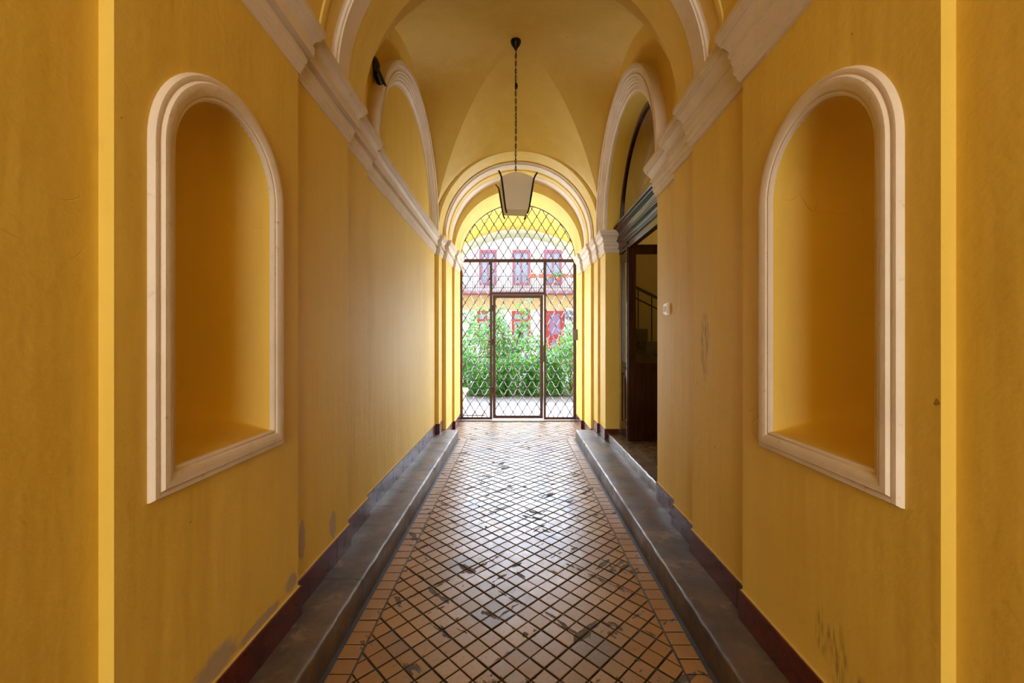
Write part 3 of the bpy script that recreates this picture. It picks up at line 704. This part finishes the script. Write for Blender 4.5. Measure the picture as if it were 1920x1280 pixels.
# lattice: strands zigzag between nodes
ux, uz_ = .0848, .1395
side_path = [(0, 0), (.04, .07), (.20, .20), (.42, .37), (.495, .45), (.515, .55), (.58, .63), (.80, .80), (.96, .93), (1, 1)]
NX0, NZ0 = gx(961.7), gz(683)
def lattice(test, name, parent, y=GY, label=None):
    m = MB()
    for i in range(-16, 17):
        for j in range(-18, 26):
            if (i+j) % 2: continue
            ax, az = NX0+i*ux, NZ0+j*uz_
            for sx in (-1, 1):
                pts = [(ax+sx*ux*a, y+(.003*sx), az+uz_*b) for a, b in side_path]
                run = []
                for q in range(len(pts)-1):
                    p0, p1 = Vector(pts[q]), Vector(pts[q+1]); seg = []
                    for k in range(4):
                        p = p0.lerp(p1, k/4); seg.append(p)
                    for p in seg:
                        if test(p.x, p.z): run.append(p)
                        else:
                            if len(run) > 1: m.tube(run, .0072, 5, caps=False)
                            run = []
                pe = Vector(pts[-1])
                if test(pe.x, pe.z): run.append(pe)
                if len(run) > 1: m.tube(run[::2]+([run[-1]] if len(run) % 2 == 0 else []), .0072, 5, caps=False)
            if test(ax, az): m.box(ax-.0095, ax+.0095, y-.008, y+.008, az-.020, az+.020)
    return m.build(name, M['iron'], parent, ang=60)
inb = lambda x0, x1, z0, z1: (lambda x, z: x0 <= x <= x1 and z0 <= z <= z1)
lattice(lambda x, z: z >= gz(486) and ((x-GC)**2+max(0, z-2.83)**2) < (GR-.012)**2, 'arch_lattice', gt)
lattice(inb(GX0+.04, XA-.01, .05, gz(490)), 'lattice', gt)
lattice(inb(XB+.01, GX1-.04, .05, gz(490)), 'lattice', gt)
lattice(inb(XA+.01, XB-.01, ZD+.01, gz(490)), 'lattice', gt)
m = MB(); dl0, dl1, dt, db = XA+.03, XB-.03, ZD-.032, .045
m.box(dl0, dl0+.05, GY-.03, GY+.012, db, dt); m.box(dl1-.05, dl1, GY-.03, GY+.012, db, dt); m.box(dl0+.05, dl1-.05, GY-.029, GY+.011, dt-.05, dt); m.box(dl0+.05, dl1-.05, GY-.029, GY+.011, db, db+.05)
gd = m.build('gate_door', M['iron'], gt, ang=None)
lattice(inb(dl0+.03, dl1-.03, db+.03, dt-.03), 'door_lattice', gd, GY-.008)
m = MB(); m.box(dl1-.055, dl1+.004, GY-.05, GY-.028, 1.02, 1.32); m.build('lock_case', M['iron'], gd, ang=None)
m = MB(); m.tube([(dl1-.03, GY-.05, 1.20), (dl1-.03, GY-.085, 1.20), (dl1-.13, GY-.09, 1.20)], .009, 8); m.build('handle', M['steel'], gd, label='steel handle')
for z in (.5, 1.35, 1.95): m = MB(); m.tube([(dl0-.004, GY-.035, z), (dl0-.004, GY-.035, z+.11)], .012, 10); m.build('hinge', M['iron'], gd)
m = MB(); m.box(XB-.02, XB-.012, GY-.034, GY-.028, .03, 1.05); m.box(XB-.02, XB-.012, GY-.034, GY-.028, 1.35, ZD-.03); m.build('strike_strip', M['steel'], gd, ang=None, label='bright steel strip')
m = MB(); m.box(GX0, GX1, 7.45, 7.66, -.006, .006); m.build('trim_15', M['paving'], kind='structure', ang=None)

# ------------------------------------------------------------------ beyond the gate: outer porch
XO = 1.75; YE = 10.0; RO = 2.2
m = MB()
na = 40
def oz(x): return 3.87-RO+math.sqrt(RO*RO-(x-XC)**2)
xs = [XC-XO+2*XO*i/na for i in range(na+1)]
m.grid([[(x, y, oz(x)) for x in xs] for y in (7.66, 8.5, 9.25)], 0)
m.grid([[(x, y, oz(x)) for x in xs] for y in (9.25, YE)], 1)
for sg in (-1, 1):      # porch sides, each with an unseen arch invented to let the fill lamps in
    m.holed([(7.66, 0)]+arch_poly(8.85, .78, 0, 2.30, 20)+[(YE, 0), (YE, oz(XC+XO)), (7.66, oz(XC+XO))], [], lambda y, z, sg=sg: (XC+sg*XO, y, z), 0)
# wall above and beside the porch mouth, towards the courtyard
m.grid([[(x, YE, oz(x)) for x in xs], [(x, YE, 5.2) for x in xs]], 2)
for sg in (-1, 1): m.face([(XC+sg*XO, YE, 0), (XC+sg*5.5, YE, 0), (XC+sg*5.5, YE, 5.2), (XC+sg*XO, YE, 5.2)], 2)
# back of the gate wall
m.holed([(XC-XO, 0), (XC+XO, 0), (XC+XO, 4.6), (XC-XO, 4.6)], [[(XC-1.0, 0.001)]+[(XC-1.03*math.cos(math.pi*i/40), 2.83+1.03*math.sin(math.pi*i/40)) for i in range(41)]+[(XC+1.03, 0.001)]], lambda x, z: (x, 7.66, z), 0)
m.face([(XC-5.5, YE, 5.2), (XC+5.5, YE, 5.2), (XC+5.5, 6, 5.2), (XC-5.5, 6, 5.2)], 2)
m.build('wall_porch', [M['wall'], M['pale'], M['facade_y']], kind='structure', ang=40)
m = MB(); m.box(-9, 9, 7.66, 24.2, -.1, -.002); m.build('floor_courtyard', M['paving'], kind='structure', ang=None)
m = MB(); m.box(-1.16, -.60, 7.98, 8.42, 0, .012); tag(m.build('door_mat', M['mat'], ang=None), 'dark grey mat on the paving just outside the left side of the gate', 'mat')
m = MB(); m.box(-1.30, -1.12, 9.0, 9.4, 0, .34); m.box(-1.34, -1.08, 8.96, 9.44, .30, .36); tag(m.build('stone_block', M['pale'], ang=None), 'low whitish block standing on the paving outside the left part of the gate', 'block')

# ------------------------------------------------------------------ courtyard building
FY = 24.0
def fx(px): return (px-968)*FY/787
def fz(py): return 1.45+(635-py)*FY/787
bd = thing('courtyard_building', (0, FY, 0), 'pale courtyard house across the yard with balcony, mauve windows and red door', 'building')
m = MB(); m.box(-9, 9, FY, FY+.5, 0, 7.6); m.build('wall', M['facade'], bd, ang=None)
m = MB(); m.box(-9, 9, FY-.03, FY, fz(580), fz(552)); m.build('yellow_band', M['facade_y'], bd, ang=None, label='pale yellow band under the balcony')
m = MB(); m.box(-9, 9, FY-.9, FY, fz(552), fz(549.2)); m.build('balcony_slab', M['mauve'], bd, ang=None)
m = MB(); 
zt = fz(520)
m.box(-9, 9, FY-.86, FY-.82, zt-.04, zt); m.box(-9, 9, FY-.86, FY-.82, fz(548), fz(548)+.03); m.box(-9, 9, FY-.86, FY-.82, fz(542), fz(542)+.03)
x = -5
while x < 5: m.box(x-.010, x+.010, FY-.85, FY-.83, fz(549), zt); x += .13
m.build('balcony_railing', M['rail'], bd, ang=None, label='grey railing of thin bars')
def fwin(pa, pb, pt_, pb_, frm, door=False):
    a, b, t_, c = fx(pa), fx(pb), fz(pt_), fz(pb_)
    m = MB(); w_ = .13
    for q in ((a, a+w_, c, t_), (b-w_, b, c, t_), (a+w_, b-w_, t_-w_*1.3, t_), (a+w_, b-w_, c, c+w_*.8)): m.box(q[0], q[1], FY-.10, FY, q[2], q[3])
    m.box((a+b)/2-.04, (a+b)/2+.04, FY-.07, FY, c, t_); zz = c+(t_-c)*(.70 if not door else .6); m.box(a+w_, b-w_, FY-.08, FY, zz-.06, zz+.06)
    o = m.build('window' if not door else 'door', M[frm], bd, ang=None)
    m = MB(); m.box(a+.02, b-.02, FY-.03, FY-.01, c+.02, t_-.02); m.build('pane', M['pane'], o, ang=None)
for a, b in ((899, 931), (961, 994), (1020, 1053)): fwin(a, b, 468, 533, 'mauve')
for a, b in ((895, 929), (960, 994)): fwin(a, b, 582, 640, 'red')
a, b, t_, c = fx(1023), fx(1057), fz(582), 0
m = MB()
for q in ((a, a+.2, c, t_), (b-.2, b, c, t_), (a+.2, b-.2, t_-.16, t_), (a+.2, b-.2, 1.6, 1.72), (a+.2, b-.2, 0, .35)): m.box(q[0], q[1], FY-.12, FY, q[2], q[3])
m.box(a+.16, b-.16, FY-.09, FY-.02, .3, 1.62); dr = m.build('door', M['red'], bd, ang=None, label='red panelled door')
m = MB(); m.box(a+.2, b-.2, FY-.06, FY-.01, 1.72, t_-.16); m.box(a+.36, b-.36, FY-.105, FY-.08, .5, 1.45); m.build('panel', M['pink_curtain'], dr, ang=None)
# roof line of the building
m = MB(); m.box(-9.2, 9.2, FY-.5, FY+.6, 7.6, 7.75); m.build('eaves', M['facade_y'], bd, ang=None)
# flower boxes
GB = 'terracotta flower boxes on the balcony railing'
pf = None
for k, (pa, pb) in enumerate(((990, 1004), (1008, 1019), (1024, 1033), (1052, 1062), (1065, 1077))):
    a, b = fx(pa), fx(pb); c = (a+b)/2; l = (b-a)/2
    t = thing('flower_box', (c, FY-.953, fz(524)), 'terracotta flower box on balcony railing, number along: ' if False else
              ['widest terracotta flower box, above the right edge of the gate door', 'terracotta flower box hung on the railing over the right gate post', 'terracotta flower box in front of the last mauve window', 'terracotta flower box just beyond the last mauve window', 'terracotta flower box at the far end of the balcony railing'][k], 'flower box', GB)
    m = MB(); m.grid([[(c+sx*l*f_, FY-.953+sy*.09*f_, fz(524)+h_) for sx, sy in ((-1, -1), (1, -1), (1, 1), (-1, 1))] for f_, h_ in ((.85, 0), (1, .16), (1.03, .16), (1.03, .19), (.9, .19), (.85, .10))], closed_v=True, flip=True); m.build('trough', M['terracotta'], t, ang=30)
    m = MB(); m.box(c-l*.84, c+l*.84, FY-1.02, FY-.88, fz(524)+.10, fz(524)+.15); m.build('soil', M['soil'], t, ang=None)
# air conditioner outdoor unit
ac = thing('air_conditioner', (fx(1068), FY-.3, fz(606)), 'white outdoor air conditioner unit with round fan grille on the ground floor wall', 'air conditioner')
m = MB(); m.box(fx(1058), fx(1082), FY-.35, FY-.05, fz(606), fz(578)); m.build('housing', M['plastic_white'], ac, ang=None)
m = MB(); cx_, cz_ = fx(1067), fz(591)
for r in (.10, .17, .24, .30): m.tube([(cx_+r*math.cos(t*math.pi/14), FY-.37, cz_+r*math.sin(t*math.pi/14)) for t in range(28)], .012, 5, closed=True)
for t in range(8): m.tube([(cx_+.07*math.cos(t*math.pi/4), FY-.37, cz_+.07*math.sin(t*math.pi/4)), (cx_+.3*math.cos(t*math.pi/4), FY-.37, cz_+.3*math.sin(t*math.pi/4))], .010, 5)
m.build('fan_grille', M['rail'], ac)
m = MB()
for t in range(5):
    a_ = t*2*math.pi/5; m.face([(cx_+.04*math.cos(a_), FY-.356, cz_+.04*math.sin(a_)), (cx_+.27*math.cos(a_-.3), FY-.360, cz_+.27*math.sin(a_-.3)), (cx_+.28*math.cos(a_+.4), FY-.352, cz_+.28*math.sin(a_+.4))])
m.build('fan', M['rail'], ac, ang=None)
# potted plant on the balcony
def leaves(m, n, fn, size, seed):
    rnd = random.Random(seed)
    for _ in range(n):
        p = Vector(fn(rnd)); s_ = size*rnd.uniform(.6, 1.25)
        nr = Vector((rnd.uniform(-.7, .7), rnd.uniform(-1.0, .2), rnd.uniform(.2, 1.0))).normalized()
        d = Vector((rnd.uniform(-1, 1), rnd.uniform(-.6, .6), rnd.uniform(-.7, .3))); d = (d-nr*d.dot(nr)).normalized(); e = nr.cross(d)
        i = [m.vert(q) for q in (p-d*s_*.5, p+e*s_*.32-d*s_*.12-nr*s_*.05, p+e*s_*.26+d*s_*.22, p+d*s_*.55+nr*s_*(-.08), p-e*s_*.26+d*s_*.22, p-e*s_*.32-d*s_*.12-nr*s_*.05)]
        mt = 0 if rnd.random() < .62 else 1
        m.f.append((i[0], i[1], i[2], i[3])); m.m.append(mt); m.f.append((i[0], i[3], i[4], i[5])); m.m.append(mt)
pp = thing('potted_plant', (fx(1043), FY-1.0, fz(530)), 'bushy potted plant among the flower boxes on the balcony railing', 'potted plant')
m = MB(); m.grid([[(fx(1043)+r*math.cos(t*math.pi/8), FY-1.0+r*math.sin(t*math.pi/8), fz(530)+z) for t in range(16)] for z, r in ((0, .09), (.2, .13), (.22, .14), (.22, .1))], closed_v=True, flip=True); m.build('pot', M['terracotta'], pp)
m = MB(); leaves(m, 120, lambda r: (fx(1043)+r.gauss(0, .16), FY-1.02+r.gauss(0, .1), fz(530)+.25+abs(r.gauss(0, .16))), .10, 5); m.build('foliage', [M['leaf_a'], M['leaf_b']], pp, ang=None)

# ------------------------------------------------------------------ shrubs in the yard
bed = MB(); bed.box(-4.2, 4.2, 10.7, 14.0, -.01, .004); bed.build('floor_planting_bed', M['soil'], kind='structure', ang=None)
def bush(cx, cy, rx, ry, h, n, size, seed, label, zlo=.03, nm='leafy_bush', cat='bush', grp='bushes filling the courtyard bed'):
    t = thing(nm, (cx, cy, .03), label, cat, grp)
    def f(r):
        while True:
            x, y, z = r.uniform(-1, 1), r.uniform(-1, 1), r.uniform(0, 1)
            q = x*x+y*y*.9+(max(0, z-.35)/.65)**2
            if .35 < q < 1.0+r.uniform(-.15, .15): return (cx+x*rx, cy+y*ry, zlo+z*h)
    m = MB(); leaves(m, n, f, size, seed); m.build('foliage', [M['leaf_a'], M['leaf_b']], t, ang=None)
    m = MB(); rnd = random.Random(seed)
    for k in range(6): a_ = rnd.uniform(0, 6.28); m.tube([(cx, cy, .0), (cx+.2*rx*math.cos(a_), cy+.2*ry*math.sin(a_), h*.4), (cx+.6*rx*math.cos(a_), cy+.6*ry*math.sin(a_), h*.8)], [.018, .012, .005], 6)
    m.build('stems', M['stem'], t)
B = [(-1.55, 11.2, .62, .6, 1.35, 2000, .09, 'leafy green bush seen through the left field of the gate'),
     (-.62, 10.95, .50, .45, .95, 1700, .085, 'low leafy bush behind the left gate post'),
     (.02, 11.1, .52, .5, 1.05, 1700, .085, 'low leafy bush behind the middle of the gate door'),
     (.72, 11.0, .50, .45, 1.10, 1300, .12, 'broad-leaved bush behind the right edge of the gate door'),
     (1.45, 11.2, .60, .6, 1.55, 2000, .09, 'tall leafy bush seen through the right field of the gate'),
     (-1.1, 12.6, .95, .6, 1.95, 2100, .09, 'taller back bush rising behind the left gate field'),
     (.35, 12.7, .95, .6, 1.60, 2100, .09, 'back bush rising behind the gate door'),
     (1.9, 12.5, .75, .6, 2.15, 2000, .09, 'tallest back bush, behind the right gate field'),
     (-2.3, 11.6, .6, .6, 1.6, 500, .12, 'leafy bush at the outer left end of the bed'), (2.5, 11.6, .6, .6, 1.6, 500, .12, 'leafy bush at the outer right end of the bed')]
for k, b in enumerate(B): bush(*b[:7], 100+k, b[7])
# climbing shrub with long airy shoots
cl = thing('climbing_shrub', (-.35, 12.0, .03), 'airy climbing shrub with long leafy shoots rising above the bushes', 'shrub')
m = MB(); st_ = MB(); rnd = random.Random(42)
for k in range(16):
    x, y = -.35+rnd.uniform(-.5, .45), 12.0+rnd.uniform(-.3, .3); tx = x+rnd.uniform(-.9, .75); H = rnd.uniform(1.9, 2.85)
    pts = [Vector((x+(tx-x)*(q/8)**1.5, y+.1*math.sin(q), .9+(H-.9)*q/8+.05*math.sin(q*1.7+k))) for q in range(9)]
    st_.tube([p for p in [Vector((-.35, 12, 0))]+pts], [.014]+[.009-.0007*q for q in range(9)], 5)
    leaves(m, 60, lambda r, pts=pts: (lambda q, u: pts[q].lerp(pts[q+1], u)+Vector((r.gauss(0, .07), r.gauss(0, .06), r.gauss(0, .07))))(r.randint(0, 7), r.random()), .12, 900+k)
m.build('foliage', [M['leaf_a'], M['leaf_b']], cl, ang=None); st_.build('stems', M['stem'], cl)
